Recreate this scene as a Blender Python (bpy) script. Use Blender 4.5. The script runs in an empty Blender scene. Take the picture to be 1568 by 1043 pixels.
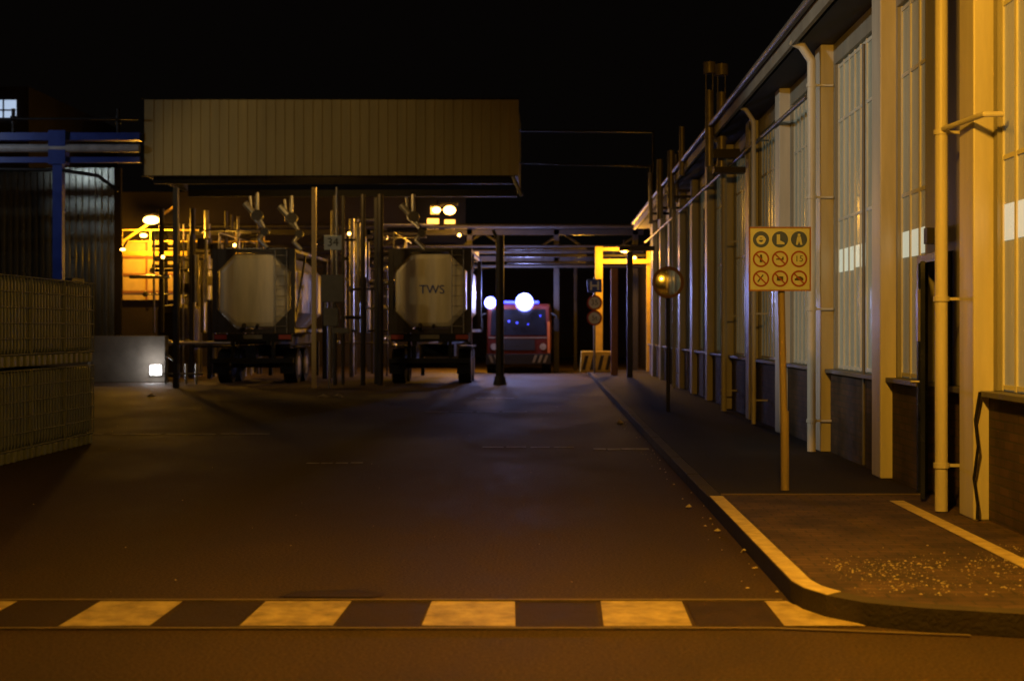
import bpy, bmesh, math, random
from mathutils import Vector, Matrix
random.seed(7)
S=bpy.context.scene
S.view_settings.view_transform='Standard'; S.view_settings.look='None'; S.view_settings.exposure=0

# ---------------------------------------------------------------- helpers
def empty(name):
    e=bpy.data.objects.new(name,None); S.collection.objects.link(e); e.empty_display_size=.2; return e

class B:
    def __init__(s): s.v=[]; s.f=[]; s.sm=[]
    def add(s,vs,fs,smooth=False):
        o=len(s.v); s.v+= [tuple(v) for v in vs]
        for f in fs: s.f.append([o+i for i in f]); s.sm.append(smooth)
        return s
    def box(s,x0,x1,y0,y1,z0,z1):
        vs=[(x0,y0,z0),(x1,y0,z0),(x1,y1,z0),(x0,y1,z0),(x0,y0,z1),(x1,y0,z1),(x1,y1,z1),(x0,y1,z1)]
        return s.add(vs,[(3,2,1,0),(4,5,6,7),(0,1,5,4),(1,2,6,5),(2,3,7,6),(3,0,4,7)])
    def beam(s,p0,p1,w,h):
        p0=Vector(p0);p1=Vector(p1);d=(p1-p0).normalized()
        up=Vector((0,0,1)) if abs(d.z)<.95 else Vector((0,1,0))
        a=d.cross(up).normalized();b=a.cross(d).normalized()
        vs=[]
        for p in (p0,p1):
            for i,j in ((-1,-1),(1,-1),(1,1),(-1,1)): vs.append(p+a*i*w/2+b*j*h/2)
        return s.add(vs,[(3,2,1,0),(4,5,6,7),(0,1,5,4),(1,2,6,5),(2,3,7,6),(3,0,4,7)])
    def cyl(s,p0,p1,r,n=14,r1=None,cap=True):
        p0=Vector(p0);p1=Vector(p1);d=(p1-p0).normalized(); r1=r if r1 is None else r1
        up=Vector((0,0,1)) if abs(d.z)<.95 else Vector((0,1,0))
        a=d.cross(up).normalized();b=a.cross(d).normalized();vs=[]
        for p,rr in ((p0,r),(p1,r1)):
            for i in range(n):
                t=2*math.pi*i/n; vs.append(p+(a*math.cos(t)+b*math.sin(t))*rr)
        s.add(vs,[(i,(i+1)%n,n+(i+1)%n,n+i) for i in range(n)],True)
        if cap:
            s.add(vs[:n],[list(range(n))[::-1]]); s.add(vs[n:],[list(range(n))])
        return s
    def tube(s,pts,r,n=12):
        for i in range(len(pts)-1):
            s.cyl(pts[i],pts[i+1],r,n)
            if i>0: s.sphere(pts[i],r*1.0,n,6)
        return s
    def sphere(s,c,r,n=16,m=10,sx=1,sy=1,sz=1):
        c=Vector(c);vs=[];fs=[]
        for j in range(m+1):
            ph=math.pi*j/m
            for i in range(n):
                t=2*math.pi*i/n
                vs.append(c+Vector((math.sin(ph)*math.cos(t)*r*sx,math.sin(ph)*math.sin(t)*r*sy,math.cos(ph)*r*sz)))
        for j in range(m):
            for i in range(n):
                fs.append((j*n+i,(j+1)*n+i,(j+1)*n+(i+1)%n,j*n+(i+1)%n))
        return s.add(vs,fs,True)
    def ring(s,c,r0,r1,y0,y1,n=28):
        vs=[]
        for y in (y0,y1):
            for r in (r0,r1):
                for i in range(n):
                    t=2*math.pi*i/n; vs.append((c[0]+r*math.cos(t),y,c[1]+r*math.sin(t)))
        fs=[]
        for i in range(n):
            k=(i+1)%n
            fs+=[(i,n+i,n+k,k),(2*n+i,2*n+k,3*n+k,3*n+i),(n+i,3*n+i,3*n+k,n+k),(i,k,2*n+k,2*n+i)]
        return s.add(vs,fs)
    def prism_y(s,poly,y0,y1):
        n=len(poly); vs=[(x,y0,z) for x,z in poly]+[(x,y1,z) for x,z in poly]
        return s.add(vs,[list(range(n)),list(range(n,2*n))[::-1]]+[(i,n+i,n+(i+1)%n,(i+1)%n) for i in range(n)])
    def prism_z(s,poly,z0,z1):
        n=len(poly); vs=[(x,y,z0) for x,y in poly]+[(x,y,z1) for x,y in poly]
        return s.add(vs,[list(range(n))[::-1],list(range(n,2*n))]+[(i,(i+1)%n,n+(i+1)%n,n+i) for i in range(n)])
    def done(s,name,mat,parent=None,bevel=0):
        me=bpy.data.meshes.new(name); me.from_pydata(s.v,[],s.f); me.update()
        bm=bmesh.new(); bm.from_mesh(me); bmesh.ops.recalc_face_normals(bm,faces=bm.faces); bm.to_mesh(me); bm.free()
        for p,k in zip(me.polygons,s.sm): p.use_smooth=k
        me.materials.append(mat)
        o=bpy.data.objects.new(name,me); S.collection.objects.link(o)
        if parent: o.parent=parent
        if bevel:
            m=o.modifiers.new('bevel','BEVEL'); m.width=bevel; m.segments=2; m.limit_method='ANGLE'
        return o

def mat(name,col,rough=.6,metal=0,var=.25,scale=3,bump=.15,bscale=None,emit=None,es=0,col2=None,spec=.5,streak=False):
    m=bpy.data.materials.new(name); m.use_nodes=True; nt=m.node_tree; N=nt.nodes; L=nt.links
    p=N['Principled BSDF']; p.inputs['Metallic'].default_value=metal; p.inputs['Roughness'].default_value=rough
    p.inputs['Specular IOR Level'].default_value=spec
    tc=N.new('ShaderNodeTexCoord'); mp=N.new('ShaderNodeMapping'); L.new(tc.outputs['Object'],mp.inputs[0])
    if streak: mp.inputs['Scale'].default_value=(1,1,.12)
    n=N.new('ShaderNodeTexNoise'); n.inputs['Scale'].default_value=scale; n.inputs['Detail'].default_value=6; n.inputs['Roughness'].default_value=.65
    L.new(mp.outputs[0],n.inputs['Vector'])
    r=N.new('ShaderNodeValToRGB'); r.color_ramp.elements[0].position=.3; r.color_ramp.elements[1].position=.7
    c2=col2 or tuple(c*(1-var*1.6) for c in col)
    r.color_ramp.elements[0].color=(*[max(0,c) for c in c2],1); r.color_ramp.elements[1].color=(*col,1)
    L.new(n.outputs['Fac'],r.inputs[0]); L.new(r.outputs[0],p.inputs['Base Color'])
    mr=N.new('ShaderNodeMapRange'); mr.inputs['To Min'].default_value=max(.05,rough-.15); mr.inputs['To Max'].default_value=min(1,rough+.15)
    L.new(n.outputs['Fac'],mr.inputs['Value']); L.new(mr.outputs[0],p.inputs['Roughness'])
    if bump:
        b=N.new('ShaderNodeBump'); b.inputs['Strength'].default_value=bump; b.inputs['Distance'].default_value=.02
        n2=N.new('ShaderNodeTexNoise'); n2.inputs['Scale'].default_value=bscale or scale*12; n2.inputs['Detail'].default_value=3
        L.new(tc.outputs['Object'],n2.inputs['Vector']); L.new(n2.outputs['Fac'],b.inputs['Height']); L.new(b.outputs[0],p.inputs['Normal'])
    if emit:
        p.inputs['Emission Color'].default_value=(*emit,1); p.inputs['Emission Strength'].default_value=es
    return m

def brickmat(name,c1,c2,mortar,sx,bw,bh,rot=None):
    m=bpy.data.materials.new(name); m.use_nodes=True; nt=m.node_tree; N=nt.nodes; L=nt.links
    p=N['Principled BSDF']; p.inputs['Roughness'].default_value=.8
    tc=N.new('ShaderNodeTexCoord'); sp=N.new('ShaderNodeSeparateXYZ'); cb=N.new('ShaderNodeCombineXYZ')
    L.new(tc.outputs['Object'],sp.inputs[0])
    if rot=='wall': L.new(sp.outputs['Y'],cb.inputs['X']); L.new(sp.outputs['Z'],cb.inputs['Y'])
    else: L.new(sp.outputs['X'],cb.inputs['X']); L.new(sp.outputs['Y'],cb.inputs['Y'])
    b=N.new('ShaderNodeTexBrick'); b.inputs['Scale'].default_value=1; b.inputs['Brick Width'].default_value=bw; b.inputs['Row Height'].default_value=bh
    b.inputs['Mortar Size'].default_value=.008; b.inputs['Color1'].default_value=(*c1,1); b.inputs['Color2'].default_value=(*c2,1); b.inputs['Mortar'].default_value=(*mortar,1)
    L.new(cb.outputs[0],b.inputs['Vector'])
    n=N.new('ShaderNodeTexNoise'); n.inputs['Scale'].default_value=2.5; n.inputs['Detail'].default_value=8; L.new(tc.outputs['Object'],n.inputs['Vector'])
    mx=N.new('ShaderNodeMix'); mx.data_type='RGBA'; mx.blend_type='MULTIPLY'; mx.inputs[0].default_value=.8
    rr=N.new('ShaderNodeValToRGB'); rr.color_ramp.elements[0].position=.35; rr.color_ramp.elements[0].color=(.3,.3,.3,1); rr.color_ramp.elements[1].position=.62
    L.new(n.outputs['Fac'],rr.inputs[0]); L.new(b.outputs['Color'],mx.inputs[6]); L.new(rr.outputs[0],mx.inputs[7]); L.new(mx.outputs[2],p.inputs['Base Color'])
    bp=N.new('ShaderNodeBump'); bp.inputs['Strength'].default_value=.7; bp.inputs['Distance'].default_value=.012; bp.invert=True
    L.new(b.outputs['Fac'],bp.inputs['Height']); L.new(bp.outputs[0],p.inputs['Normal'])
    return m

def emis(name,col,s):
    m=bpy.data.materials.new(name); m.use_nodes=True; nt=m.node_tree
    p=nt.nodes['Principled BSDF']; p.inputs['Base Color'].default_value=(*[c*.5 for c in col],1)
    p.inputs['Emission Color'].default_value=(*col,1); p.inputs['Emission Strength'].default_value=s
    return m

# ---------------------------------------------------------------- materials
def asphalt():
    m=bpy.data.materials.new('asphalt'); m.use_nodes=True; nt=m.node_tree; N=nt.nodes; L=nt.links; p=N['Principled BSDF']
    tc=N.new('ShaderNodeTexCoord')
    n1=N.new('ShaderNodeTexNoise'); n1.inputs['Scale'].default_value=.5; n1.inputs['Detail'].default_value=9; n1.inputs['Roughness'].default_value=.7
    mp=N.new('ShaderNodeMapping'); mp.inputs['Scale'].default_value=(1.6,.7,1); L.new(tc.outputs['Object'],mp.inputs[0]); L.new(mp.outputs[0],n1.inputs['Vector'])
    n2=N.new('ShaderNodeTexNoise'); n2.inputs['Scale'].default_value=55; n2.inputs['Detail'].default_value=5; L.new(tc.outputs['Object'],n2.inputs['Vector'])
    r1=N.new('ShaderNodeValToRGB'); r1.color_ramp.elements[0].position=.3; r1.color_ramp.elements[1].position=.7
    r1.color_ramp.elements[0].color=(.038,.026,.017,1); r1.color_ramp.elements[1].color=(.070,.047,.029,1); L.new(n1.outputs['Fac'],r1.inputs[0])
    r2=N.new('ShaderNodeValToRGB'); r2.color_ramp.elements[0].position=.3; r2.color_ramp.elements[1].position=.7
    r2.color_ramp.elements[0].color=(.45,.45,.45,1); r2.color_ramp.elements[1].color=(1.4,1.4,1.4,1); L.new(n2.outputs['Fac'],r2.inputs[0])
    mx=N.new('ShaderNodeMix'); mx.data_type='RGBA'; mx.blend_type='MULTIPLY'; mx.inputs[0].default_value=1
    L.new(r1.outputs[0],mx.inputs[6]); L.new(r2.outputs[0],mx.inputs[7]); L.new(mx.outputs[2],p.inputs['Base Color'])
    mr=N.new('ShaderNodeMapRange'); mr.inputs['From Min'].default_value=.35; mr.inputs['From Max'].default_value=.65; mr.inputs['To Min'].default_value=.66; mr.inputs['To Max'].default_value=.84
    L.new(n1.outputs['Fac'],mr.inputs[0]); L.new(mr.outputs[0],p.inputs['Roughness']); p.inputs['Specular IOR Level'].default_value=.10
    b=N.new('ShaderNodeBump'); b.inputs['Strength'].default_value=.6; b.inputs['Distance'].default_value=.008; L.new(n2.outputs['Fac'],b.inputs['Height']); L.new(b.outputs[0],p.inputs['Normal'])
    return m
ASPH=asphalt()
PAVDARK=mat('pavement_dark',(.036,.030,.023),.8,scale=2,bump=.4,bscale=50,spec=.15)
PAVBR=brickmat('pavement_brick',(.11,.062,.035),(.075,.043,.026),(.035,.027,.018),1,.21,.105)
KERB=mat('kerb_concrete',(.07,.058,.042),.8,scale=4,bump=.3,spec=.2)
PAINT=mat('worn_paint',(.54,.43,.22),.65,col2=(.17,.125,.06),scale=6,bump=.3,bscale=60)
PAINTY=mat('yellow_kerb_paint',(.70,.58,.28),.6,col2=(.36,.27,.12),scale=8,bump=.3,bscale=60)
RUB=mat('dark_paver',(.036,.022,.013),.7,scale=5,bump=.4,bscale=60,spec=.2)
THIN=mat('pale_edge_stone',(.17,.125,.07),.7,scale=5,bump=.3,bscale=60)
WORN_GLINT=mat('worn_line_glint',(.30,.27,.24),.7,col2=(.05,.04,.03),scale=4,bump=.2)
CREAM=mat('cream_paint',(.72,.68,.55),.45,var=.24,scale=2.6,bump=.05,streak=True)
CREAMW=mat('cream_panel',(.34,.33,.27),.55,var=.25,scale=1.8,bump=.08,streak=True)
BRICKW=brickmat('plinth_brick',(.10,.055,.035),(.065,.04,.026),(.05,.04,.03),1,.22,.07,'wall')
SILL=mat('sill_metal',(.16,.15,.13),.5)
PANE=mat('frosted_pane',(.50,.55,.45),.25,var=.36,scale=1.4,bump=0,streak=True,emit=(.66,.74,.56),es=.042)  # faint emission in the panes stands in for light from inside
PANEGLOW=mat('pane_glow_band',(.55,.56,.47),.3,var=.15,emit=(.80,.88,.70),es=.46,bump=0)  # emission paints the pale bright band across the panes
MULL=mat('window_frame_paint',(.74,.72,.60),.45,var=.1)
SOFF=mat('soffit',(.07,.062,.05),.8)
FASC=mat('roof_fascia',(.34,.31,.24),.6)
ROOF=mat('roof_felt',(.04,.04,.04),.9)
DOOR=mat('dark_blue_door',(.012,.016,.05),.25,var=.1,bump=.02)
STEEL=mat('galvanised_steel',(.35,.34,.31),.38,metal=.75,scale=5,bump=.05)
DARK=mat('dark_steel',(.028,.024,.02),.5,metal=.2,scale=5,bump=.1,spec=.4)
BLACK=mat('black_rubber',(.012,.012,.012),.8,bump=.1,spec=.2)
CANOPY=mat('canopy_sheeting',(.48,.37,.135),.6,var=.2,scale=1.5,bump=.05,streak=True)
BLUE=mat('blue_steel_paint',(.02,.06,.40),.4,var=.2,bump=.05)
CORR=mat('corrugated_metal',(.32,.32,.24),.25,metal=.8,var=.2,scale=2,bump=.05,streak=True)
CONC=mat('concrete',(.15,.14,.12),.85,scale=2.5,bump=.3)
TANKW=mat('tank_white',(.60,.56,.42),.4,var=.3,scale=2,bump=.03,streak=True)
YEL=mat('yellow_steel_paint',(.65,.45,.10),.5,var=.2,bump=.05)
ORNG=mat('oxide_steel_paint',(.30,.13,.05),.6,var=.2)
WHITEP=mat('white_sign_face',(.46,.52,.52),.45,var=.12,bump=0)
REDP=mat('red_sign_paint',(.22,.02,.012),.5,var=.1,bump=0)
BLUEP=mat('blue_sign_paint',(.006,.04,.30),.5,var=.1,bump=0)
BLKP=mat('black_paint',(.02,.018,.015),.5,bump=0)
HAZY=mat('hazard_yellow',(.7,.5,.08),.6,bump=.05)
IBCW=mat('ibc_plastic',(.15,.18,.18),.45,var=.3,scale=2,bump=.02)
IBCC=mat('ibc_cage_steel',(.13,.15,.15),.5,metal=.2,bump=0)
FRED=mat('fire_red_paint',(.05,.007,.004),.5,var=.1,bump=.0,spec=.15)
FRED_LIT=mat('fire_red_lit_side',(.34,.09,.02),.4,var=.1,bump=.0)  # brighter orange copy of the red, amber lamplight put into the colour
GLASS=mat('dark_glass',(.006,.006,.008),.18,var=.1,bump=0,spec=.3)
STONE=mat('gravel_stone',(.50,.42,.28),.8,scale=30)
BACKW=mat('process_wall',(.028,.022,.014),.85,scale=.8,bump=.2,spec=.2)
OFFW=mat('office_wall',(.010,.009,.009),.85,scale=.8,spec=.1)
LOUV=mat('yellow_louvre_wall',(.6,.45,.18),.6,var=.15)
WOOD=mat('rusty_post',(.34,.27,.17),.6,scale=6,bump=.2,streak=True)
E_AMB=emis('sodium_lens',(1,.50,.10),16)
E_AMBS=emis('sodium_lens_dim',(1,.46,.07),3.2)
E_WH=emis('white_lens',(.93,.92,1.0),30)
E_BLU=emis('beacon_core',(.55,.60,1.0),60)
E_BLH=emis('beacon_halo_blue',(.16,.18,1.0),3.5)
E_BLD=emis('beacon_blue',(.04,.06,1.0),1.4)
E_COLD=emis('cold_window',(.5,.65,.9),.8)

def light(name,loc,P,col,r=.15,parent=None,spot=None,target=None,blend=.6):
    d=bpy.data.lights.new(name,'SPOT' if spot else 'POINT'); d.energy=P; d.color=col; d.shadow_soft_size=r
    o=bpy.data.objects.new(name,d); S.collection.objects.link(o); o.location=loc
    if spot:
        d.spot_size=math.radians(spot); d.spot_blend=blend
        o.rotation_euler=(Vector(target)-Vector(loc)).to_track_quat('-Z','Y').to_euler()
    if parent: o.parent=parent
    return o
SOD=(1,.45,.03)

# ---------------------------------------------------------------- ground
b=B(); b.add([(-150,-40,0),(150,-40,0),(150,300,0),(-150,300,0)],[(0,1,2,3)]); b.done('road',ASPH)
KX=1.55
c_out=[(1.42,12.6),(1.42,8.35),(1.45,8.12),(1.54,7.9),(1.70,7.70),(1.98,7.54),(2.46,7.38),(4,6.95),(6,6.3),(30,0)]
c_in=[(1.548,12.6),(1.548,8.37),(1.575,8.18),(1.65,8.0),(1.785,7.81),(2.03,7.665),(2.51,7.50),(4.05,7.07),(6.05,6.42),(30,.12)]
pv=empty('pavement')
near=[(KX,12.8)]+[(x+.003,y+.003) for x,y in c_in]+[(30,12.8)]
b=B(); b.prism_z(near,0.004,.120); b.done('brick_surface',PAVBR,pv)
b=B(); b.box(KX,3.6,12.806,52,.004,.118); b.done('far_surface',PAVDARK,pv)
b=B(); b.box(KX,3.4,12.76,12.82,.05,.126); b.done('joint_stones',THIN,pv)
b=B()
yy=12.61
while yy<52:
    b.box(KX-.13,KX-.002,yy,yy+.985,.002,.122+random.uniform(-.004,.003)); yy+=1.0
b.done('kerb_stones',KERB,pv,.01)
kp=empty('painted_kerb')
def stripmesh(o,i,z0,z1):
    b=B(); n=len(o)
    vs=[(x,y,z0) for x,y in o]+[(x,y,z1) for x,y in o]+[(x,y,z1) for x,y in i]+[(x,y,z0) for x,y in i]
    fs=[]
    for k in range(n-1):
        fs+=[(k,k+1,n+k+1,n+k),(n+k,n+k+1,2*n+k+1,2*n+k),(2*n+k,2*n+k+1,3*n+k+1,3*n+k)]
    fs+=[(0,n,2*n,3*n),(n-1,2*n-1,3*n-1,4*n-1)]
    return b.add(vs,fs)
stripmesh(c_out,c_in,.003,.127).done('kerb_body',KERB,kp)
stripmesh([(x+.008,y+.003) for x,y in c_out[:4]],[(x-.006,y-.004) for x,y in c_in[:4]],.1275,.131).done('paint',PAINTY,kp)
b=B(); b.box(2.95,3.07,7.9,12.3,.1205,.1245); b.done('yellow_line_marking',PAINTY)

sm=empty('road_marking')
b=B(); b2=B()
for k in range(-7,3):
    x0=-.68+.975*k; x1=x0+.49
    if k<2:
        j=lambda: random.uniform(-.012,.012)
        b.add([(x0+j(),7.66+j(),.008),(x1+j(),7.66+j(),.008),(x1+j(),8.355+j()*.5,.008),(x0+j(),8.355+j()*.5,.008)],[(0,1,2,3)])
        b2.add([(x1+.02,7.66,.007),(x0+.955,7.66,.007),(x0+.955,8.36,.007),(x1+.02,8.36,.007)],[(0,1,2,3)])
    else: b.add([(x0,7.66,.008),(1.71,7.66,.008),(1.415,8.28,.008),(1.40,8.36,.008),(x0,8.36,.008)],[(0,1,2,3,4)])
b.done('light_blocks',PAINT,sm); b2.done('dark_blocks',RUB,sm)
b=B(); b.box(-9,1.38,8.375,8.41,.004,.012); b.box(-9,1.2,7.58,7.615,.004,.012); b.add([(1.2,7.58,.011),(2.2,7.40,.011),(2.2,7.43,.011),(1.2,7.615,.011)],[(0,1,2,3)]); b.done('edge_lines',THIN,sm)

b=B()
for x0,x1,y0,y1 in ((.6,1.35,18.9,19.15),(-.9,.4,19.3,19.42),(-2.9,-2.2,17.0,17.12),(-2.4,-.4,27.6,27.8),(-1.7,-.8,33,33.25),(-7.5,-4.2,21.7,21.85)):
    n=4
    for k in range(n):
        a=x0+(x1-x0)*k/n; c=a+(x1-x0)/n*random.uniform(.8,1); d=random.uniform(-.03,.03)
        b.box(a,c,y0+d,y1+d,.003,.006)
b.done('worn_lines_and_reflections',WORN_GLINT)  # worn lines, plus pale dashes painting beacon reflections on the road
b=B(); b.add([(-1.62,8.5,.006),(-1.05,8.48,.006),(-.98,8.62,.006),(-1.2,8.75,.006),(-1.55,8.7,.006)],[(0,1,2,3,4)]); b.done('dark_patch',RUB)  # flat dark patch just beyond the marking

b=B()
def stone(b,x,y,z,r):
    vs=[];
    for d in ((1,0,0),(0,1,0),(-1,0,0),(0,-1,0),(0,0,.7),(0,0,-.5)):
        k=r*random.uniform(.6,1.2); a=random.random()
        vs.append((x+d[0]*k+.2*r*a,y+d[1]*k,z+d[2]*k))
    b.add(vs,[(0,1,4),(1,2,4),(2,3,4),(3,0,4),(1,0,5),(2,1,5),(3,2,5),(0,3,5)])
cl=[(random.uniform(1.8,3.2),random.gauss(8.7,.5)) for i in range(26)]
for i in range(1500):
    c=random.choice(cl); x=random.gauss(c[0],.22); y=random.gauss(c[1],.16)
    if x<1.7 or x>3.3 or y<7.9 or y>11: continue
    stone(b,x,y,.121,random.choice((.002,.003,.003,.004,.006,.010)))
b.done('gravel',STONE)
b=B()
for x,y,r in ((-5.3,33.5,.14),(-5.0,33.8,.12),(-4.85,33.3,.10),(1.2,24.2,.08),(1.25,12.7,.035),(1.33,11.2,.03),(1.4,10.2,.02),(-9.5,34,.12)):
    stone(b,x,y,.02,r)
for i in range(50): stone(b,random.uniform(1.2,1.41),random.uniform(8.5,26),.003,random.choice((.005,.008,.014)))
for i in range(80): stone(b,random.uniform(-8,1.2),random.uniform(8.5,34),.002,random.choice((.003,.005,.009)))
b.done('road_debris',STONE)

# ---------------------------------------------------------------- right hand factory building
fb=empty('factory_building')
Y0,Y1=1.75,48.5
b=B(); b.box(3.535,16,Y0,Y1,0,5.05); b.done('wall_body',CREAMW,fb)
b=B(); b.box(2.98,16.2,Y0-.3,Y1+.3,5.17,5.30); b.done('roof_slab',ROOF,fb)
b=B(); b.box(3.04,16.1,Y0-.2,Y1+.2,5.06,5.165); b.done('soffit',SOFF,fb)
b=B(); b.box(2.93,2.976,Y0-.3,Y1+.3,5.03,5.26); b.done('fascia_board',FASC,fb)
b=B(); b.cyl((2.875,Y0,5.23),(2.875,Y1,5.23),.05); b.done('gutter',SILL,fb)
pil=B(); pan=B(); glow=B(); mul=B(); pl=B(); sill=B(); solid=B()
ys=[1.75+3.1*i for i in range(16)]
for i,y in enumerate(ys):
    if y>48: break
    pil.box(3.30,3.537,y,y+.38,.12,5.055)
    a=y+.381; e=min(y+3.099,Y1)
    isdoor=(i==3)
    segs=[(a,e)]
    wa=a+.50; we=e-.10
    if isdoor: segs=[(a,12.15),(12.98,e)]; wa=13.05; we=e-.06
    if i==2: wa=a+.1; we=e-.1
    for p,q in segs:
        pl.box(3.42,3.531,p,q,.12,1.075); sill.box(3.35,3.532,p,q,1.08,1.125)
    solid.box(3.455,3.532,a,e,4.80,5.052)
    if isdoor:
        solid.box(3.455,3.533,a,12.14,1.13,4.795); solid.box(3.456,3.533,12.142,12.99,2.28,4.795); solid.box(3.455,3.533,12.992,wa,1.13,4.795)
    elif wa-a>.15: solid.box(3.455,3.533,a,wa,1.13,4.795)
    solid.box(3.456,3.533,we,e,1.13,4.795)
    pan.box(3.505,3.536,wa,we,1.13,4.798)
    n=max(3,int(round((we-wa)/.30)))
    for k in range(n+1):
        yy=wa+(we-wa)*k/n; mul.box(3.490,3.507,max(wa,yy-.022),min(we,yy+.022),1.131,4.796)
    for z in (1.16,2.92,4.1,4.76): mul.box(3.493,3.506,wa,we,z-.018,z+.018)
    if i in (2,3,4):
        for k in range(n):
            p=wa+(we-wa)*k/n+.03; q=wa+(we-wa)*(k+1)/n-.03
            if random.random()<.92: glow.box(3.500,3.5045,p,q,2.30+random.uniform(-.02,.02),2.56)
pil.done('pilasters',CREAM,fb,.012); pan.done('window_panes',PANE,fb); glow.done('pane_glow_strips',PANEGLOW,fb)
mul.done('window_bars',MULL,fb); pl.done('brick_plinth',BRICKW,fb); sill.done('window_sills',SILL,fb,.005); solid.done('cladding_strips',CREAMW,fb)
b=B(); b.box(3.36,3.45,12.15,12.20,.12,2.27); b.box(3.36,3.45,12.93,12.98,.12,2.27); b.box(3.36,3.45,12.20,12.93,2.2,2.27); b.done('door_frame',DOOR,fb)
b=B(); b.add([(3.38,12.92,.14),(3.38,12.92,2.19),(3.20,12.24,2.19),(3.20,12.24,.14),(3.42,12.91,.14),(3.42,12.91,2.19),(3.24,12.23,2.19),(3.24,12.23,.14)],
 [(0,1,2,3),(7,6,5,4),(0,4,5,1),(2,6,7,3),(1,5,6,2),(3,7,4,0)]); b.done('door_leaf',DOOR,fb,.004)
b=B(); b.cyl((3.215,12.32,1.15),(3.15,12.34,1.15),.012); b.beam((3.15,12.34,1.15),(3.18,12.46,1.15),.02,.02); b.box(3.19,3.216,12.28,12.36,1.5,1.95); b.done('door_handle_and_glint_strip',STEEL,fb)  # handle, plus upright steel strip standing in for a reflection on the leaf
b=B(); b.box(3.34,3.454,12.55,12.66,2.36,2.5); b.done('door_lamp_housing',DARK,fb)

def downpipe(x,y,r,top,name='downpipe',m=CREAM,bend=True):
    e=empty(name); b=B()
    pts=[(x,y,.13),(x,y,top)]
    if bend: pts+=[(x-.12,y,top+.18),(x-.25,y,top+.24)]
    b.tube(pts,r,14); b.done('pipe',m,e)
    b=B()
    z=.5
    while z<top:
        b.cyl((x,y,z-.02),(x,y,z+.02),r+.012,14); b.box(x,3.44,y-.012,y+.012,z-.012,z+.012); z+=1.35
    b.done('brackets',m,e)
downpipe(3.19,11.55,.052,5.0,bend=False); downpipe(3.18,17.2,.052,4.85); downpipe(3.18,25.8,.05,4.85)
downpipe(3.18,36,.05,4.85); downpipe(3.2,22.2,.035,4.85)
b=B(); b.tube([(3.19,11.49,3.22),(3.28,10.7,3.22),(3.42,10.7,3.22)],.022); b.done('conduit_bracket',CREAM)
e=empty('wall_conduit'); b=B()
for y in (15.3,20.9,24.4,27.4,31,33,34.5,39,41): b.cyl((3.39,y,.15),(3.39,y,random.uniform(3,4.9)),.018,8)
b.cyl((3.27,18,4.55),(3.27,48,4.55),.03,8); b.done('pipes',SILL,e)
e=empty('hanging_hose'); b=B()
b.tube([(3.33,10.98,1.12),(3.30,11.0,.9),(3.31,10.96,.7),(3.29,11.0,.45),(3.31,10.97,.25),(3.3,10.95,.14)],.012,8); b.done('hose',BLACK,e)

STEELP=mat('weathered_flue_steel',(.42,.38,.30),.35,metal=.35,scale=4,bump=.05)
def stack(x,y,z0,z1,r,cap=True):
    e=empty('exhaust_stack'); b=B(); b.cyl((x,y,z0),(x,y,z1),r,16)
    b.cyl((x,y,z0+.5),(x,y,z0+.54),r+.02,16); b.done('pipe',STEELP,e)
    if cap:
        b=B(); b.cyl((x-.0,y,z1+.30),(x,y,z1+.50),r*1.45,16); 
        for k in (-1,1): b.cyl((x+k*r*.8,y,z1-.05),(x+k*r*.8,y,z1+.32),.01,6)
        b.done('rain_cap',STEELP,e)
    b=B(); b.box(x-.03,3.4,y-.03,y+.03,z0+.25,z0+.31); b.done('bracket',DARK,e)
stack(2.86,25.3,4.5,5.85,.075); stack(3.10,25.5,4.5,5.85,.085)
stack(2.84,33,4.4,5.75,.08,False); stack(3.02,33.6,4.6,5.75,.06,False)
stack(2.82,36,4.4,5.9,.08,False); stack(2.86,30.5,4.9,5.95,.06,False); stack(2.8,39,4.5,5.9,.06,False)
b=B(); b.box(2.9,3.45,25.0,25.12,4.62,4.72); b.box(2.9,3.45,24.9,25.2,4.35,4.45); b.done('stack_support_bracket',DARK)
b=B(); b.cyl((-.83,40,7.2),(2.95,40,7.16),.03,8); b.cyl((-.83,41,6.4),(2.95,41,6.3),.025,8); b.cyl((2.95,40,5.3),(2.95,40,7.2),.03,8); b.cyl((2.95,41,5.3),(2.95,41,6.35),.03,8); b.done('overhead_pipe',DARK)

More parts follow.
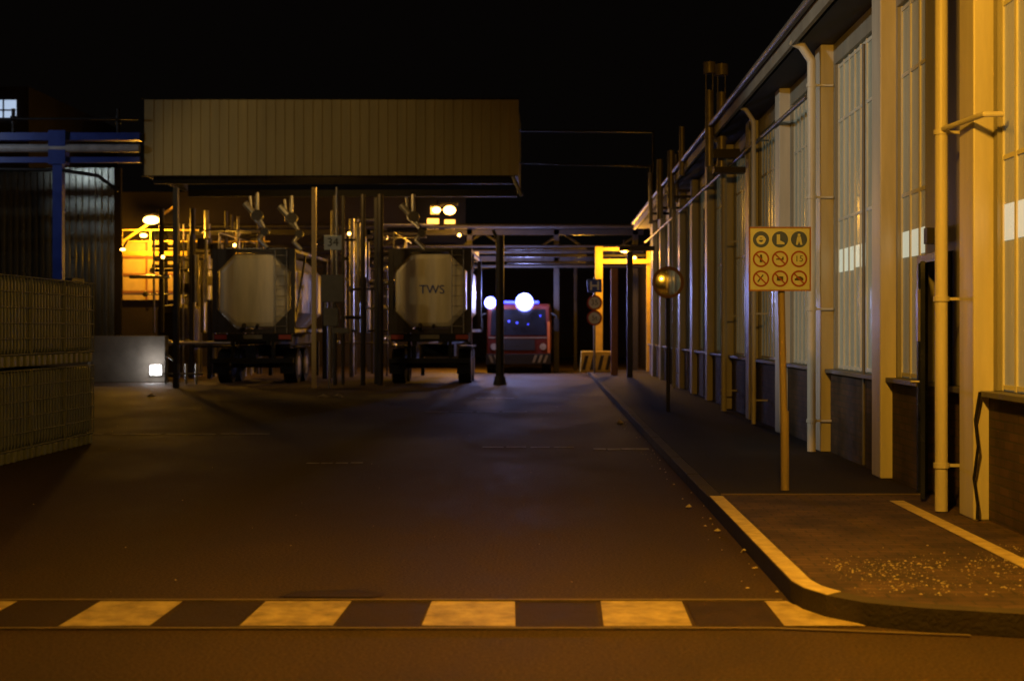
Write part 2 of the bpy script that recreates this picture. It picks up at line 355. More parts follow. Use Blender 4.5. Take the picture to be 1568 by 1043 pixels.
# ---------------------------------------------------------------- pictogram board
ps=empty('safety_sign')
b=B(); b.cyl((2.19,13.15,.12),(2.14,13.15,2.5),.033,14); b.cyl((2.186,13.15,.12),(2.183,13.15,.85),.040,14); b.done('post',WOOD,ps)
b=B(); b.box(1.855,2.405,13.09,13.105,1.965,2.535); b.done('board',WHITEP,ps,.01)
b=B()
for z0,z1 in ((1.955,1.967),(2.533,2.545)): b.box(1.845,2.415,13.084,13.108,z0,z1)
for x0,x1 in ((1.845,1.857),(2.403,2.415)): b.box(x0,x1,13.084,13.108,1.968,2.532)
b.done('rim',ORNG,ps)
red=B(); bl=B(); bk=B(); wh=B()
for r in range(3):
    for c in range(3):
        cx=1.955+.175*c; cz=2.43-.18*r
        if r==0:
            bl.cyl((cx,13.0885,cz),(cx,13.0875,cz),.075,28)
            if c==0: wh.ring((cx,cz-.005),.02,.042,13.084,13.0865); wh.box(cx-.045,cx+.045,13.0835,13.0865,cz-.005,cz+.008)
            if c==1: wh.prism_y([(cx-.03,cz+.045),(cx,cz+.045),(cx,cz-.01),(cx+.04,cz-.03),(cx+.04,cz-.045),(cx-.03,cz-.045)],13.084,13.0865)
            if c==2:
                wh.cyl((cx,13.0865,cz+.04),(cx,13.084,cz+.04),.013,12)
                wh.prism_y([(cx-.016,cz+.025),(cx+.016,cz+.025),(cx+.03,cz-.05),(cx+.012,cz-.05),(cx,cz-.015),(cx-.012,cz-.05),(cx-.03,cz-.05)],13.084,13.0865)
        else:
            red.ring((cx,cz),.060,.076,13.085,13.0885)
            if not (r==1 and c==2):
                red.beam((cx-.045,13.0845,cz+.045),(cx+.045,13.0845,cz-.045),.003,.013)
            if r==1 and c==0: bk.box(cx-.012,cx+.012,13.086,13.0885,cz-.03,cz+.02); bk.cyl((cx,13.0885,cz+.03),(cx,13.086,cz+.03),.012,10)
            if r==1 and c==1: bk.box(cx-.035,cx+.02,13.086,13.0885,cz-.008,cz+.004); bk.box(cx+.02,cx+.034,13.086,13.0885,cz-.01,cz+.02)
            if r==2 and c==0: bk.beam((cx-.03,13.087,cz-.03),(cx+.02,13.087,cz+.035),.003,.012); bk.beam((cx,13.087,cz),(cx+.03,13.087,cz-.03),.003,.012)
            if r==2 and c==1: bk.box(cx-.03,cx+.03,13.086,13.0885,cz-.02,cz+.02)
            if r==2 and c==2: bk.prism_y([(cx-.04,cz-.018),(cx+.04,cz-.018),(cx+.04,cz+.004),(cx+.015,cz+.02),(cx-.02,cz+.02),(cx-.03,cz+.002),(cx-.04,cz)],13.086,13.0885)
red.done('prohibition_rings',REDP,ps); bl.done('mandatory_discs',BLUEP,ps); bk.done('symbols',BLKP,ps); wh.done('white_symbols',WHITEP,ps)
def text(t,x,y,z,size,m,parent,name='lettering'):
    c=bpy.data.curves.new(name,'FONT'); c.body=t; c.size=size; c.align_x='CENTER'; c.align_y='CENTER'; c.extrude=.001
    o=bpy.data.objects.new(name,c); S.collection.objects.link(o); o.location=(x,y,z); o.rotation_euler=(math.pi/2,0,0); c.materials.append(m)
    o.parent=parent; return o
text('15',1.955+.35,13.086,2.25,.08,BLKP,ps)

# ---------------------------------------------------------------- traffic mirror
tm=empty('traffic_mirror')
b=B(); b.cyl((2.17,25.8,.12),(2.17,25.8,2.75),.035,14); b.cyl((2.17,25.7,2.45),(2.17,25.8,2.45),.03,10); b.done('post',DARK,tm)
b=B(); b.ring((2.15,2.45),.235,.285,25.55,25.64,36); b.done('rim',ORNG,tm)
b=B(); b.cyl((2.15,25.66,2.45),(2.15,25.63,2.45),.27,32); b.done('backing',BLACK,tm)
vs=[];fs=[];n=32;R=1.9
for j in range(1,9):
    rr=.24*j/8
    for i in range(n):
        t=2*math.pi*i/n; vs.append((2.15+rr*math.cos(t),25.56+(R-math.sqrt(R*R-rr*rr)),2.45+rr*math.sin(t)))
vs.append((2.15,25.56,2.45))
for j in range(7):
    for i in range(n): fs.append((j*n+i,j*n+(i+1)%n,(j+1)*n+(i+1)%n,(j+1)*n+i))
for i in range(n): fs.append((len(vs)-1,(i+1)%n,i))
MIR=bpy.data.materials.new('mirror_surface'); MIR.use_nodes=True; _p=MIR.node_tree.nodes['Principled BSDF']
_p.inputs['Base Color'].default_value=(.85,.78,.55,1); _p.inputs['Metallic'].default_value=1; _p.inputs['Roughness'].default_value=.09
b=B(); b.add(vs,fs,True); b.done('mirror_face',MIR,tm)

# ---------------------------------------------------------------- speed signs
ss=empty('speed_limit_sign')
b=B(); b.cyl((1.57,48.6,.12),(1.57,48.6,3.4),.04); b.done('post',STEEL,ss)
b=B(); 
for z in (2.52,2.0): b.cyl((1.57,48.55,z),(1.57,48.53,z),.26,28)
b.done('faces',WHITEP,ss)
b=B(); 
for z in (2.52,2.0): b.ring((1.57,z),.20,.262,48.515,48.528)
b.done('red_rings',REDP,ss)
text('35',1.57,48.52,2.52,.26,BLKP,ss); text('5t',1.57,48.52,2.0,.24,BLKP,ss)
b=B(); b.box(1.32,1.82,48.53,48.55,2.87,3.33); b.done('blue_plate',BLUEP,ss,.02)
b=B(); b.box(1.42,1.48,48.515,48.527,2.95,3.25); b.box(1.66,1.72,48.515,48.527,2.95,3.25); b.box(1.48,1.66,48.515,48.527,3.07,3.13); b.done('plate_symbol',WHITEP,ss)

hb=empty('hazard_barrier')
b=B(); b.prism_y([(1.1,.12),(2.25,.12),(2.2,.85),(1.15,.85)],49.6,50.1); b.done('block',HAZY,hb,.02)
b=B()
for k in range(4):
    x=1.16+.27*k; b.add([(x,49.59,.2),(x+.12,49.59,.2),(x+.24,49.59,.7),(x+.12,49.59,.7)],[(0,1,2,3)])
b.done('black_stripes',BLKP,hb)

# ---------------------------------------------------------------- canopy
cn=empty('loading_canopy')
b=B()
x=-10.8; 
while x<-.9:
    b.box(x,x+.225,38,38.05,5.72,7.74); b.box(x+.225,x+.25,37.985,38.05,5.72,7.74); x+=.25
b.done('front_sheeting',CANOPY,cn)
b=B(); b.box(-10.85,-.83,38.06,42.5,7.6,7.72); b.box(-10.85,-10.78,38.06,42.5,5.72,7.6); b.box(-.9,-.83,38.06,42.5,5.72,7.6); b.done('roof_and_sides',BLACK,cn)
b=B(); b.box(-10.86,-.82,37.95,38.02,7.745,7.77); b.box(-10.86,-.82,37.98,38.06,5.69,5.715)
for y in (38.5,42.2): b.box(-10.7,-.95,y,y+.2,5.55,5.75)
b.done('steel_trim',BLACK,cn)
b=B(); b.cyl((-.95,38.0,5.7),(-.72,38.0,5.18),.05); b.done('rain_spout',STEEL,cn)
b=B(); b.box(-6.5,-6.38,39.0,39.12,0,5.5); b.done('cream_column',LOUV,cn)
b=B(); b.box(-10.3,-10.18,39,39.2,0,5.5); b.box(-5.15,-4.95,42,42.2,0,5.5); b.cyl((-4.85,41,0),(-4.85,41,5.5),.09); b.cyl((-5.35,41,0),(-5.35,41,5.5),.07)
b.cyl((-6.2,41.3,0),(-6.2,41.3,5.5),.06); b.cyl((-6.0,41.5,0),(-6.0,41.5,5.5),.05); b.done('dark_columns',DARK,cn)
bp=empty('steel_post'); b=B(); b.cyl((-1.42,41.5,0),(-1.42,41.5,4.35),.12,16); b.cyl((-1.42,41.5,4.1),(-1.62,41.5,4.5),.05); b.done('pole',DARK,bp)
b=B(); b.cyl((-1.42,41.5,0),(-1.42,41.5,.25),.2,16,.15); b.done('base',DARK,bp)
ns=empty('bay_number_sign'); b=B(); b.box(-6.14,-5.66,38.9,38.93,3.78,4.18); b.done('board',WHITEP,ns,.01); text('34',-5.9,38.89,3.98,.32,BLKP,ns)
b=B(); b.box(-6.36,-5.9,38.94,38.98,3.95,4.0); b.done('arm',DARK,ns)
CAB=mat('cabinet_grey',(.13,.12,.09),.5)
cc=empty('control_cabinet'); b=B(); b.box(-6.2,-5.6,38.8,39.1,2.35,3.1); b.box(-6.15,-5.75,38.82,39.05,1.7,2.2); b.box(-5.9,-5.45,38.85,39.05,1.5,1.65); b.done('boxes',CAB,cc,.015)
b=B(); b.cyl((-6.0,38.95,0),(-6.0,38.95,1.7),.03); b.cyl((-5.8,38.95,3.1),(-5.8,38.95,5.5),.03); b.cyl((-6.1,38.9,2.2),(-6.1,38.9,2.35),.03); b.done('conduits',STEEL,cc)
def arm(x,y):
    e=empty('loading_arm'); b=B()
    b.tube([(x,y,5.5),(x,y,4.9),(x+.25,y-.1,4.4),(x+.1,y-.2,4.15),(x+.35,y-.3,3.9)],.06,10); b.cyl((x-.35,y,5.2),(x+.1,y,4.7),.09); b.tube([(x-.2,y,5.4),(x-.15,y,4.8),(x+.2,y-.2,4.5)],.04,8)
    b.done('tubes',STEEL,e)
    b=B(); b.cyl((x+.02,y-.1,4.85),(x+.02,y+.1,4.85),.16,14); b.cyl((x+.25,y-.2,4.38),(x+.25,y,4.38),.12,14); b.done('joints',DARK,e)
arm(-8.3,40.5); arm(-7.5,41.5); arm(-3.9,41)

# ---------------------------------------------------------------- tank trailers
def octo(cx,cz,w,h,c): return [(cx-w+c,cz-h),(cx+w-c,cz-h),(cx+w,cz-h+c),(cx+w,cz+h-c),(cx+w-c,cz+h),(cx-w+c,cz+h),(cx-w,cz+h-c),(cx-w,cz-h+c)]
def tanktrailer(cx,y,txt=None):
    e=empty('tank_trailer'); cz=2.76
    b=B(); rings=[(.86,0.0),(.975,.04),(1.0,.12)]
    prof=[]
    for s_,dy in rings+[(1.0,5.9),(.9,6.0)]: prof.append([(px,y+.06+dy,pz) for px,pz in octo(cx,cz,1.05*s_,1.1*s_,.46*s_)])
    vs=sum(prof,[]); fs=[list(range(8))]
    for j in range(len(prof)-1):
        for i in range(8): fs.append((j*8+i,j*8+(i+1)%8,(j+1)*8+(i+1)%8,(j+1)*8+i))
    b.add(vs,fs); b.done('tank',TANKW,e,.03)
    b=B()
    for yy in (y,y+6.1):
        for sx in (-1,1): b.box(cx+sx*1.16-.07,cx+sx*1.16+.07,yy,yy+.14,1.5,4.0)
        b.box(cx-1.09,cx+1.09,yy+.01,yy+.13,3.9,4.0); b.box(cx-1.09,cx+1.09,yy+.01,yy+.13,1.5,1.62)
    for sx in (-1,1):
        b.box(cx+sx*1.16-.05,cx+sx*1.16+.05,y+.14,y+6.1,3.91,3.99); b.box(cx+sx*1.16-.05,cx+sx*1.16+.05,y+.14,y+6.1,1.52,1.62)
        for zz,dz in ((1.6,.62),(3.92,-.62)): b.prism_y([(cx+sx*1.1,zz),(cx+sx*.5,zz),(cx+sx*1.1,zz+dz)],y+.02,y+.055)
        b.beam((cx+sx*1.16,y+.2,1.6),(cx+sx*1.16,y+2.2,3.9),.06,.06)
    b.done('frame',DARK,e)
    b=B()
    lx=cx+.82
    for k in (-.17,.17): b.cyl((lx+k,y-.03,1.5),(lx+k,y-.03,3.95),.015,6)
    for k in range(8): b.cyl((lx-.17,y-.03,1.7+.3*k),(lx+.17,y-.03,1.7+.3*k),.012,6)
    b.box(cx-.9,cx+.9,y+.3,y+5.8,4.0,4.03)
    b.tube([(cx-1.1,y+.3,4.0),(cx-1.1,y+.3,4.5),(cx-1.1,y+5.6,4.5)],.02,6)
    b.done('ladder_and_walkway',STEEL,e)
    b=B(); b.cyl((cx-.3,y+.12,1.75),(cx-.3,y-.1,1.62),.07,12); b.cyl((cx+.1,y+.12,1.75),(cx+.1,y-.05,1.68),.05,12); b.done('valves',DARK,e)
    b=B()
    for sx in (-1,1): b.box(cx+sx*.45-.07,cx+sx*.45+.07,y-.1,y+8,1.15,1.45)
    b.box(cx-1.15,cx+1.15,y-.12,y+.05,1.25,1.49); b.box(cx-1.2,cx+1.2,y-.2,y-.08,.62,.76)
    for sx in (-1,1): b.box(cx+sx*.6-.05,cx+sx*.6+.05,y-.15,y-.02,.76,1.25)
    for ya in (.9,2.2):
        b.cyl((cx-1.1,y+ya,.52),(cx+1.1,y+ya,.52),.07)
        for sx in (-1,1): b.box(cx+sx*1.0-.22,cx+sx*1.0+.22,y+ya-.6,y+ya+.6,1.08,1.12)
    for sx in (-1,1): b.box(cx+sx*.8-.06,cx+sx*.8+.06,y+6.6,y+6.75,0.03,1.2)
    b.box(cx-1.2,cx-.8,y+4.2,y+5.2,.5,1.1); b.box(cx-.5,cx+.5,y+3.2,y+4.4,.75,1.14)
    for sx in (-1,1): b.box(cx+sx*1.0-.2,cx+sx*1.0+.2,y-.06,y-.04,.30,.62)
    b.done('chassis',BLACK,e)
    b=B()
    for ya in (.9,2.2):
        for sx in (-1,1): b.cyl((cx+sx*.80,y+ya,.52),(cx+sx*1.18,y+ya,.52),.52,28)
    b.done('tyres',BLACK,e,.04)
    b=B()
    for ya in (.9,2.2):
        for sx in (-1,1): b.cyl((cx+sx*1.181,y+ya,.52),(cx+sx*1.19,y+ya,.52),.28,20)
    b.done('hubs',STEEL,e)
    b=B()
    for sx in (-1,1): b.box(cx+sx*.95-.18,cx+sx*.95+.18,y-.15,y-.121,1.32,1.45)
    b.done('tail_lights',REDP,e)
    b=B(); b.box(cx-.28,cx+.28,y-.145,y-.122,1.33,1.45); b.done('plates',CAB,e)
    if txt: text(txt,cx+.05,y+.045,2.78,.36,BLUEP,e)
    return e
tanktrailer(-8.75,42.2); tanktrailer(-3.5,42,'TWS')

# ---------------------------------------------------------------- fire engine
fe=empty('fire_engine'); cx=-1.1; y=52
prof=[(y,.45),(y,1.35),(y+.22,2.45),(y+.5,2.55),(y+1.9,2.55),(y+1.9,.45)]
b=B()
vs=[(cx-1.15,a,c) for a,c in prof]+[(cx+1.15,a,c) for a,c in prof]; n=len(prof)
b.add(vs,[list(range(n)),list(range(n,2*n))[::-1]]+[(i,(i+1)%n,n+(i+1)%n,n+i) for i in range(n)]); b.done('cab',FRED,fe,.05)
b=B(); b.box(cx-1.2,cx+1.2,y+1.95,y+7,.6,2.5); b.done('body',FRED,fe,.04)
b=B(); b.box(cx+1.152,cx+1.17,y+.3,y+1.85,.7,1.45); b.box(cx+1.201,cx+1.215,y+2.0,y+6.9,.9,2.4); b.box(cx+1.06,cx+1.148,y-.02,y-.002,.75,1.9); b.done('lit_side_panels',FRED_LIT,fe)
b=B(); 
b.add([(cx-1.02,y-.008,1.4),(cx+1.02,y-.008,1.4),(cx+.98,y+.192,2.35),(cx-.98,y+.192,2.35)],[(0,1,2,3)])
b.box(cx+1.152,cx+1.158,y+.45,y+1.6,1.5,2.35); b.done('windscreen',GLASS,fe)
b=B(); b.box(cx-1.18,cx+1.18,y-.22,y-.01,.35,.72); b.box(cx-.6,cx+.6,y-.02,y-.005,.85,1.25)
b.tube([(cx-1.2,y+.1,2.2),(cx-1.4,y,2.1),(cx-1.4,y,1.6)],.03,8); b.tube([(cx+1.2,y+.1,2.2),(cx+1.4,y,2.1),(cx+1.4,y,1.6)],.03,8)
b.box(cx-1.48,cx-1.3,y-.04,y,1.55,2.0); b.box(cx+1.3,cx+1.48,y-.04,y,1.55,2.0)
for ya in (1.1,5.2):
    for sx in (-1,1): b.cyl((cx+sx*.85,y+ya,.48),(cx+sx*1.19,y+ya,.48),.48,24)
b.done('bumper_mirrors_wheels',BLACK,fe)
b=B()
for k in range(3):
    for sx in (-1,1):
        x=cx+sx*(.5+.2*k); b.add([(x,y-.226,.4),(x+.09*sx,y-.226,.4),(x+.19*sx,y-.226,.68),(x+.1*sx,y-.226,.68)],[(0,1,2,3)])
b.box(cx-1.1,cx+1.1,y-.012,y-.004,1.29,1.33); b.done('warning_chevrons',CAB,fe)
b=B(); 
for sx in (-1,1): b.cyl((cx+sx*.9,y-.0,.98),(cx+sx*.9,y-.03,.98),.12,18)
b.done('headlights',STEEL,fe)
b=B(); b.box(cx-.8,cx+.75,y+.42,y+.75,2.56,2.66); b.done('light_bar',E_BLD,fe,.03)
b=B(); b.sphere((-2.13,y-.05,2.58),.17); b.sphere((-.88,y-.05,2.60),.25); b.done('beacons',E_BLU,fe)
b=B(); b.ring((-2.13,2.58),.165,.22,y-.04,y+.02,24); b.ring((-.88,2.60),.245,.33,y-.04,y+.02,28); b.done('beacon_halo_rings',E_BLH,fe)  # glowing rings stand in for the blue glare halo around the beacons
b=B(); b.cyl((-2.13,y+.3,2.5),(-2.13,y,2.56),.03); b.cyl((-.88,y+.3,2.5),(-.88,y,2.56),.03); b.done('beacon_stalks',DARK,fe)
b=B(); b.sphere((cx-.05,y-.02,1.85),.04); b.sphere((cx-.35,y-.03,1.9),.04); b.sphere((cx+.35,y-.03,1.8),.03); b.sphere((cx+.8,y-.03,2.1),.03); b.done('grille_flashers',E_BLD,fe)
BLU=(.38,.42,1.0)
light('beacon_light',(-.88,y-.35,3.05),520,BLU,.15,fe); light('beacon_light_small',(-2.13,y-.35,2.95),300,BLU,.12,fe)

# ---------------------------------------------------------------- left: IBC stack
def ibc(x1,y0,z0):
    e=empty('ibc_tote'); x0=x1-1.0; y1=y0+1.17
    b=B(); b.box(x0+.02,x1-.02,y0+.02,y1-.02,z0+.16,z0+1.08); b.done('bottle',IBCW,e,.05)
    b=B()
    for yy in [y0+ (y1-y0)*i/11 for i in range(12)]: b.cyl((x1,yy,z0+.15),(x1,yy,z0+1.1),.008,6)
    for xx in [x0+(x1-x0)*i/9 for i in range(9)]: b.cyl((xx,y0,z0+.15),(xx,y0,z0+1.1),.008,6)
    for zz in (.15,.34,.53,.72,.91,1.1):
        b.cyl((x1,y0,z0+zz),(x1,y1,z0+zz),.010,6); b.cyl((x0,y0,z0+zz),(x1,y0,z0+zz),.010,6)
    b.done('cage',IBCC,e)
    b=B(); b.box(x0,x1,y0,y1,z0+.13,z0+.155)
    for k in range(6):
        yy=y0+.205*k; b.box(x0+.1,x1,yy,yy+.10,z0,z0+.13)
    b.done('pallet',IBCW,e,.01)
    b=B(); b.box(x0+.05,x1-.35,y0+.05,y1-.05,z0+.01,z0+.12); b.done('pallet_gap_filler',BLACK,e)  # black block set between the feet, darkens the pallet gaps
for y in (12.8,14.02,15.24,16.46,17.68,18.9):
    for z in (0.004,1.15): ibc(-6.42,y,z)

# left warehouse corrugated
lw=empty('corrugated_shed')
def corr(x0,x1,y,z0,z1,pitch=.2,d=.06):
    vs=[];x=x0
    while x<=x1+1e-6:
        for dx,dy in ((0,0),(.08,0),(.1,-d),(.18,-d)):
            vs.append((x+dx,y+dy))
        x+=pitch
    n=len(vs); V=[(a,c,z0) for a,c in vs]+[(a,c,z1) for a,c in vs]
    return B().add(V,[(i,i+1,n+i+1,n+i) for i in range(n-1)])
corr(-26,-13.45,44,0.0,6.6).done('front_cladding',CORR,lw)
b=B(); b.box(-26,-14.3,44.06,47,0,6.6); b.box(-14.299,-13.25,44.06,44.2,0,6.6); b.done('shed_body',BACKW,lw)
bs=empty('blue_steel_gantry')
b=B()
b.box(-26,-10.9,37.9,38.0,6.65,6.85); b.box(-26,-10.9,37.9,38.0,6.05,6.2); b.box(-26,-10.9,38.1,38.2,6.65,6.85)
b.box(-13.2,-12.95,37.85,38.1,2.85,6.0)
b.box(-13.3,-12.85,37.8,38.15,6.0,6.9)
b.done('beams_and_column',BLUE,bs)
b=B(); b.cyl((-26,37.9,6.43),(-10.9,37.9,6.43),.11); b.done('insulated_pipe',mat('pipe_insulation',(.6,.6,.58),.4),bs)
b=B()
for x in (-14.3,-11.5): b.cyl((x,38,6.85),(x,38,7.5),.05); b.cyl((x,38,7.1),(x,38,7.3),.08)
b.cyl((-26,37.8,7.2),(-10.9,37.8,7.2),.03)
b.tube([(-16.5,37.9,5.9),(-13,37.9,5.85),(-12,37.9,5.7),(-11.5,38,5.3)],.05,8)
b.done('gantry_fittings',DARK,bs)
b=B(); b.box(-24,-12.9,38.5,39.5,2.6,3.0); b.cyl((-12.9,38,2.6),(-12.9,38,2.9),.2); b.done('gantry_platform',DARK,bs)
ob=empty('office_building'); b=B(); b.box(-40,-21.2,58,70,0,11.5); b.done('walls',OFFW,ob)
b=B(); b.box(-22.9,-21.7,57.94,57.99,10.15,10.95); b.done('lit_window',E_COLD,ob)
b=B(); b.box(-22.23,-22.17,57.9,57.93,10.15,10.95); b.box(-22.9,-21.7,57.9,57.93,10.5,10.56); b.done('window_bars',DARK,ob)
cb=empty('concrete_wall'); b=B(); b.box(-13.9,-11.65,43.2,43.6,0,1.42); b.box(-17,-13.92,43.0,43.5,0,1.3); b.done('panels',CONC,cb,.02)
fl=empty('floodlight'); b=B(); b.box(-12.08,-11.76,43.12,43.15,.24,.52); b.done('lens',E_WH,fl,.015)
b=B(); b.box(-12.12,-11.72,43.152,43.195,.20,.56); b.done('housing',CONC,fl)
light('flood',(-11.92,42.75,.55),28,(1,.9,.84),.15,fl)
gr=empty('guard_rail'); b=B()
for x in (-11.3,-11.0,-10.7,-10.4): b.cyl((x,42,0),(x,42,.95 if x<-11.2 else .6),.04)
b.cyl((-11.3,42,.9),(-10.9,42,.5),.03); b.cyl((-11.4,42,.3),(-10.2,42,.3),.03); b.done('rails',STEEL,gr)

# ---------------------------------------------------------------- pipe rack & process plant
pr_=empty('pipe_rack'); dk=B(); st=B()
for x in (-14.6,-11.2,-6.8,-3.0,.3,3.3):
    dk.box(x-.1,x+.1,54,54.2,0,5.6)
for z in (4.2,5.2): dk.box(-15,3.6,54.0,54.18,z,z+.2)
for z,r in ((4.55,.09),(4.75,.06),(4.0,.07),(5.5,.1)): dk.cyl((-15,53.8,z),(3.6,53.8,z),r,10)
for i in range(12):
    x=-14.5+i*1.5; dk.beam((x,54.3,4.3),(x+1.5,54.3,5.3),.08,.08) if i%2 else dk.beam((x,54.3,5.3),(x+1.5,54.3,4.3),.08,.08)
random.seed(3)
for i in range(64):
    x=random.choice((random.uniform(-13.2,-10.0),random.uniform(-7.3,-4.9),random.uniform(-13.4,-11)))
    yy=random.uniform(46,53); z0=random.choice((0,0,0,1.5,2.5)); z1=random.uniform(z0+1.5,5.8)
    (st if random.random()<.5 else dk).cyl((x,yy,z0),(x,yy,z1),random.choice((.03,.04,.06,.09)),8)
for i in range(60):
    x=random.choice((random.uniform(-13.6,-10.5),random.uniform(-7.2,-5.2))); yy=random.uniform(46,53); z=random.uniform(1.0,5.6); L=random.uniform(.5,2.2)
    (st if random.random()<.5 else dk).cyl((x,yy,z),(x+L,yy,z),random.choice((.03,.04,.06)),8)
    if random.random()<.5: st.sphere((x,yy,z),.1,10,6)
for i in range(18):
    x=random.uniform(-13.5,-10.6); yy=random.uniform(47,52); z=random.uniform(.8,4.5)
    dk.box(x,x+random.uniform(.2,.6),yy,yy+.3,z,z+random.uniform(.2,.5))
dk.done('steelwork',DARK,pr_); st.done('pipes',STEEL,pr_)
wk=empty('access_walkway'); b=B()
b.box(-15.5,-9.8,50,51,4.28,4.36)
for z in (4.7,5.1): b.cyl((-15.5,50,z),(-9.8,50,z),.025,8)
for k in range(6): b.cyl((-15+k,50,4.3),(-15+k,50,5.1),.025,8)
b.box(-15.5,-9.8,49.9,49.98,4.2,4.34)
b.beam((-15.4,50,4.4),(-13.2,50,5.9),.08,.08); b.box(-7.2,-4.9,53,53.1,4.35,4.5); b.box(-4.6,-2.6,53,53.1,4.35,4.5)
b.done('platform',YEL,wk)
pb=empty('process_building')
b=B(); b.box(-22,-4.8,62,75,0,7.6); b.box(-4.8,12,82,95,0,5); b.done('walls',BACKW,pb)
b=B(); b.box(-18.5,-16.2,61.8,61.95,2.9,5.4); b.box(-15.6,-14.6,61.8,61.95,3.2,4.2); b.done('louvre_panel',LOUV,pb)
b=B()
for k in range(3): b.box(-18.5,-16.2,61.74,61.79,3.2+.75*k,3.3+.75*k)
b.box(-17.5,-17.42,61.72,61.79,2.9,5.4); b.box(-16.7,-16.64,61.72,61.79,2.9,5.4)
b.done('louvre_slats',ORNG,pb)
b=B(); b.box(-5.25,-4.75,61.5,61.6,5.95,6.4) ; b.box(-4.5,-4.05,61.5,61.6,5.95,6.35);  b.box(-5.1,-4.75,61.5,61.6,6.6,6.95); b.done('lit_openings',E_AMBS,pb)
b=B(); b.box(-5.7,-3.6,61.6,61.9,0,7.4); b.done('stair_tower',BLACK,pb)
b=B(); b.box(-5.6,-4.0,61.3,61.5,5.15,5.25); b.done('tower_ledge',YEL,pb)
yp=empty('pipe_bridge_portal'); b=B()
b.box(1.66,1.92,50.5,50.76,.12,4.55); b.box(1.925,3.9,50.5,50.7,3.95,4.1); b.box(1.925,3.9,50.5,50.7,4.4,4.52)
b.box(3.5,3.7,50.71,50.9,.12,4.5); b.done('yellow_frame',YEL,yp)
b=B(); b.box(2.03,2.25,46.2,46.4,.12,3.6); b.done('oxide_column',ORNG,yp)
b=B(); b.box(2.44,2.62,44.2,44.4,.12,4.04); b.box(2.2,3.3,44.2,44.35,4.05,4.2); b.box(1.0,1.12,56,56.2,0,4.2)
for z,r in ((4.25,.07),(4.0,.05),(4.5,.05)): b.cyl((-1.5,50.9,z),(3.9,50.9,z),r,10)
for k in range(8): b.beam((-1.5+.6*k,51.0,4.0),(-1.2+.6*k,51.0,4.5),.03,.03)
b.done('dark_column_and_pipes',DARK,yp)
b=B(); b.box(3.9,12,56,64,0,4.4); b.done('gatehouse_wall',BACKW)
hv=empty('storage_tank'); b=B(); b.cyl((-12.7,49,0),(-12.7,49,2.3),.75,28); b.sphere((-12.7,49,2.3),.75,28,8,1,1,.25); b.done('shell',DARK,hv)
b=B(); b.cyl((-12.7,49,2.4),(-12.7,49,2.8),.1); b.tube([(-12.7,49,2.75),(-12.2,49,2.75),(-12.2,49,0)],.05,8); b.done('piping',STEEL,hv)

# ---------------------------------------------------------------- lamps
def lum(x,y,z,P,r=.13,em=E_AMB,col=SOD,sx=1.6):
    e=empty('industrial_lamp'); b=B(); b.sphere((x,y,z),r,16,8,sx,1,.8); b.done('lens',em,e)
    b=B(); b.box(x-r*1.5,x+r*1.5,y+r*.2,y+r*1.2,z+r*.85,z+r*1.3); b.cyl((x,y+r,z+r),(x,y+r+.4,z+r+.25),.03,8); b.done('housing',DARK,e)
    light('lamp',(x,y-r*1.6,z-r*1.3),P,col,.1,e)
lum(-13.85,49.6,5.42,700,.18)
lum(-3.55,51.0,5.88,320,.20,sx=1.1); lum(-4.05,51.4,5.92,110,.14,sx=1.1)
lum(2.66,49.6,4.38,520,.12)
lum(-17.2,60.4,5.6,560,.1)
lum(-11.1,49,3.6,190,.06,em=E_AMBS); lum(-5.1,50,4.4,110,.06,em=E_AMBS)
lum(-3.3,55.5,2.6,700,.05); lum(1.2,56.5,4.3,330,.08)
lum(-12.75,42.6,4.0,35,.05)  # small lamp added for amber glints on the shed cladding
lum(-6.1,39.4,6.15,170,.08,em=E_AMBS,col=(1,.58,.16))  # lamp added, hidden inside the canopy, to warm the tanks
b=B()
for x,y,z in ((-2.95,47,4.72),(-6.45,46,4.7),(-6.0,50,4.0),(-10.6,48,4.45),(-8.2,50,4.62),(-12.2,45,3.9),(3.0,49.5,4.1)): b.sphere((x,y,z),.055,8,6)
b.done('bulkhead_lamps',E_AMB)

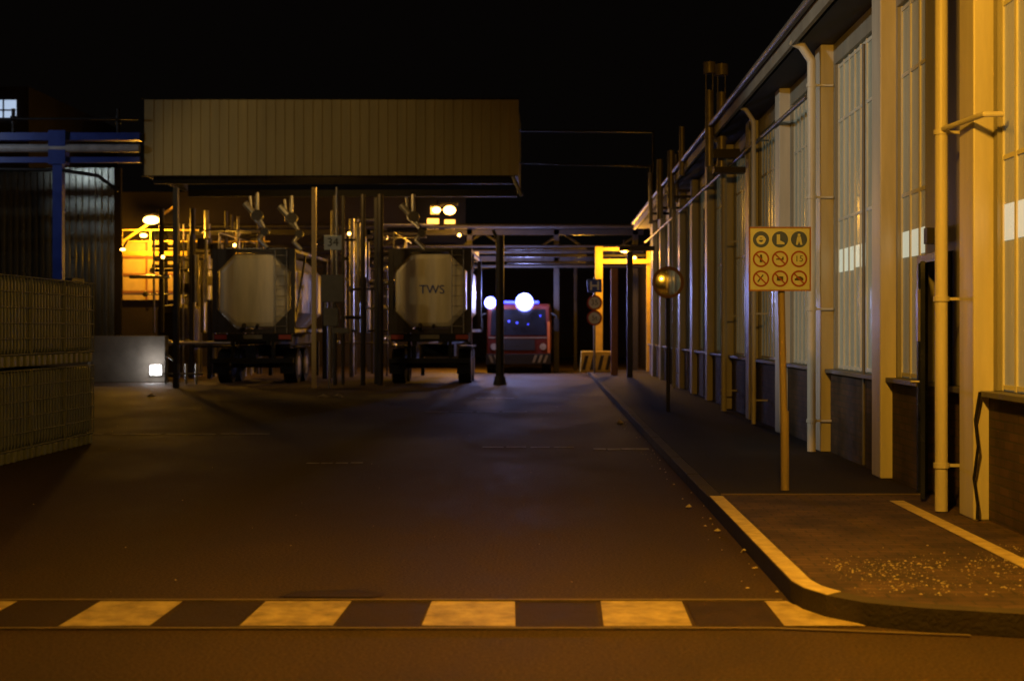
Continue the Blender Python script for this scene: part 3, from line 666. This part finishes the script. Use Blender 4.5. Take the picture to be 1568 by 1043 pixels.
def unseen_lamp(x,y,z,P,col,em,dx=-1.2,spot=None,target=None,r=.2,name='unseen_pole_lamp',dy=0):
    e=empty(name); b=B(); b.cyl((x+dx,y+dy,0),(x+dx,y+dy,z+.1),.09,14,.05); b.cyl((x+dx,y+dy,z+.1),(x,y,z+.2),.04,10); b.done('pole',STEEL,e)
    b=B(); b.box(x-.3,x+.3,y-.14,y+.14,z+.12,z+.26); b.done('head',DARK,e,.03)
    b=B(); b.box(x-.22,x+.22,y-.1,y+.1,z+.07,z+.118); b.done('lens',em,e)
    light('lamp',(x,y,z-.05),P,col,r,e,spot,target)
unseen_lamp(1.15,6.7,4.6,1300,SOD,E_AMB,dx=-6,dy=-3)
unseen_lamp(-9.5,12.5,6.5,2000,(.92,.93,.86),E_WH,dx=-1.5,spot=36,target=(3.4,17.5,3.9))
unseen_lamp(-17.8,33,7.6,240,(.65,.78,1.0),E_WH,dx=-1.0,spot=70,target=(-13,38,6.7))  # unseen cold lamp added to light the blue gantry
unseen_lamp(-13.2,27,6.2,640,(1,.74,.36),E_WH,dx=-1.0,spot=42,target=(-5.6,40,5.0))  # unseen yard lamp added to brighten canopy and tanks

# ---------------------------------------------------------------- world
w=bpy.data.worlds.new('World'); S.world=w; w.use_nodes=True; nt=w.node_tree; N=nt.nodes; L=nt.links
bg=N['Background']; sky=N.new('ShaderNodeTexSky'); sky.sky_type='NISHITA'; sky.sun_disc=False; sky.sun_elevation=math.radians(-9); sky.sun_rotation=math.radians(200)
L.new(sky.outputs[0],bg.inputs[0]); bg.inputs[1].default_value=.05
bg2=N.new('ShaderNodeBackground'); bg2.inputs[0].default_value=(.95,.72,.6,1); bg2.inputs[1].default_value=.0016
ad=N.new('ShaderNodeAddShader'); L.new(bg.outputs[0],ad.inputs[0]); L.new(bg2.outputs[0],ad.inputs[1]); L.new(ad.outputs[0],N['World Output'].inputs[0])

# ---------------------------------------------------------------- camera
cd=bpy.data.cameras.new('camera'); cam=bpy.data.objects.new('camera',cd); S.collection.objects.link(cam); S.camera=cam
cam.location=(0,0,1.6); cam.rotation_euler=(math.pi/2,0,0); cd.lens=50; cd.sensor_width=36; cd.shift_x=-.0357; cd.shift_y=-.0105
cd.clip_end=600; cd.dof.use_dof=True; cd.dof.focus_distance=14; cd.dof.aperture_fstop=2.0
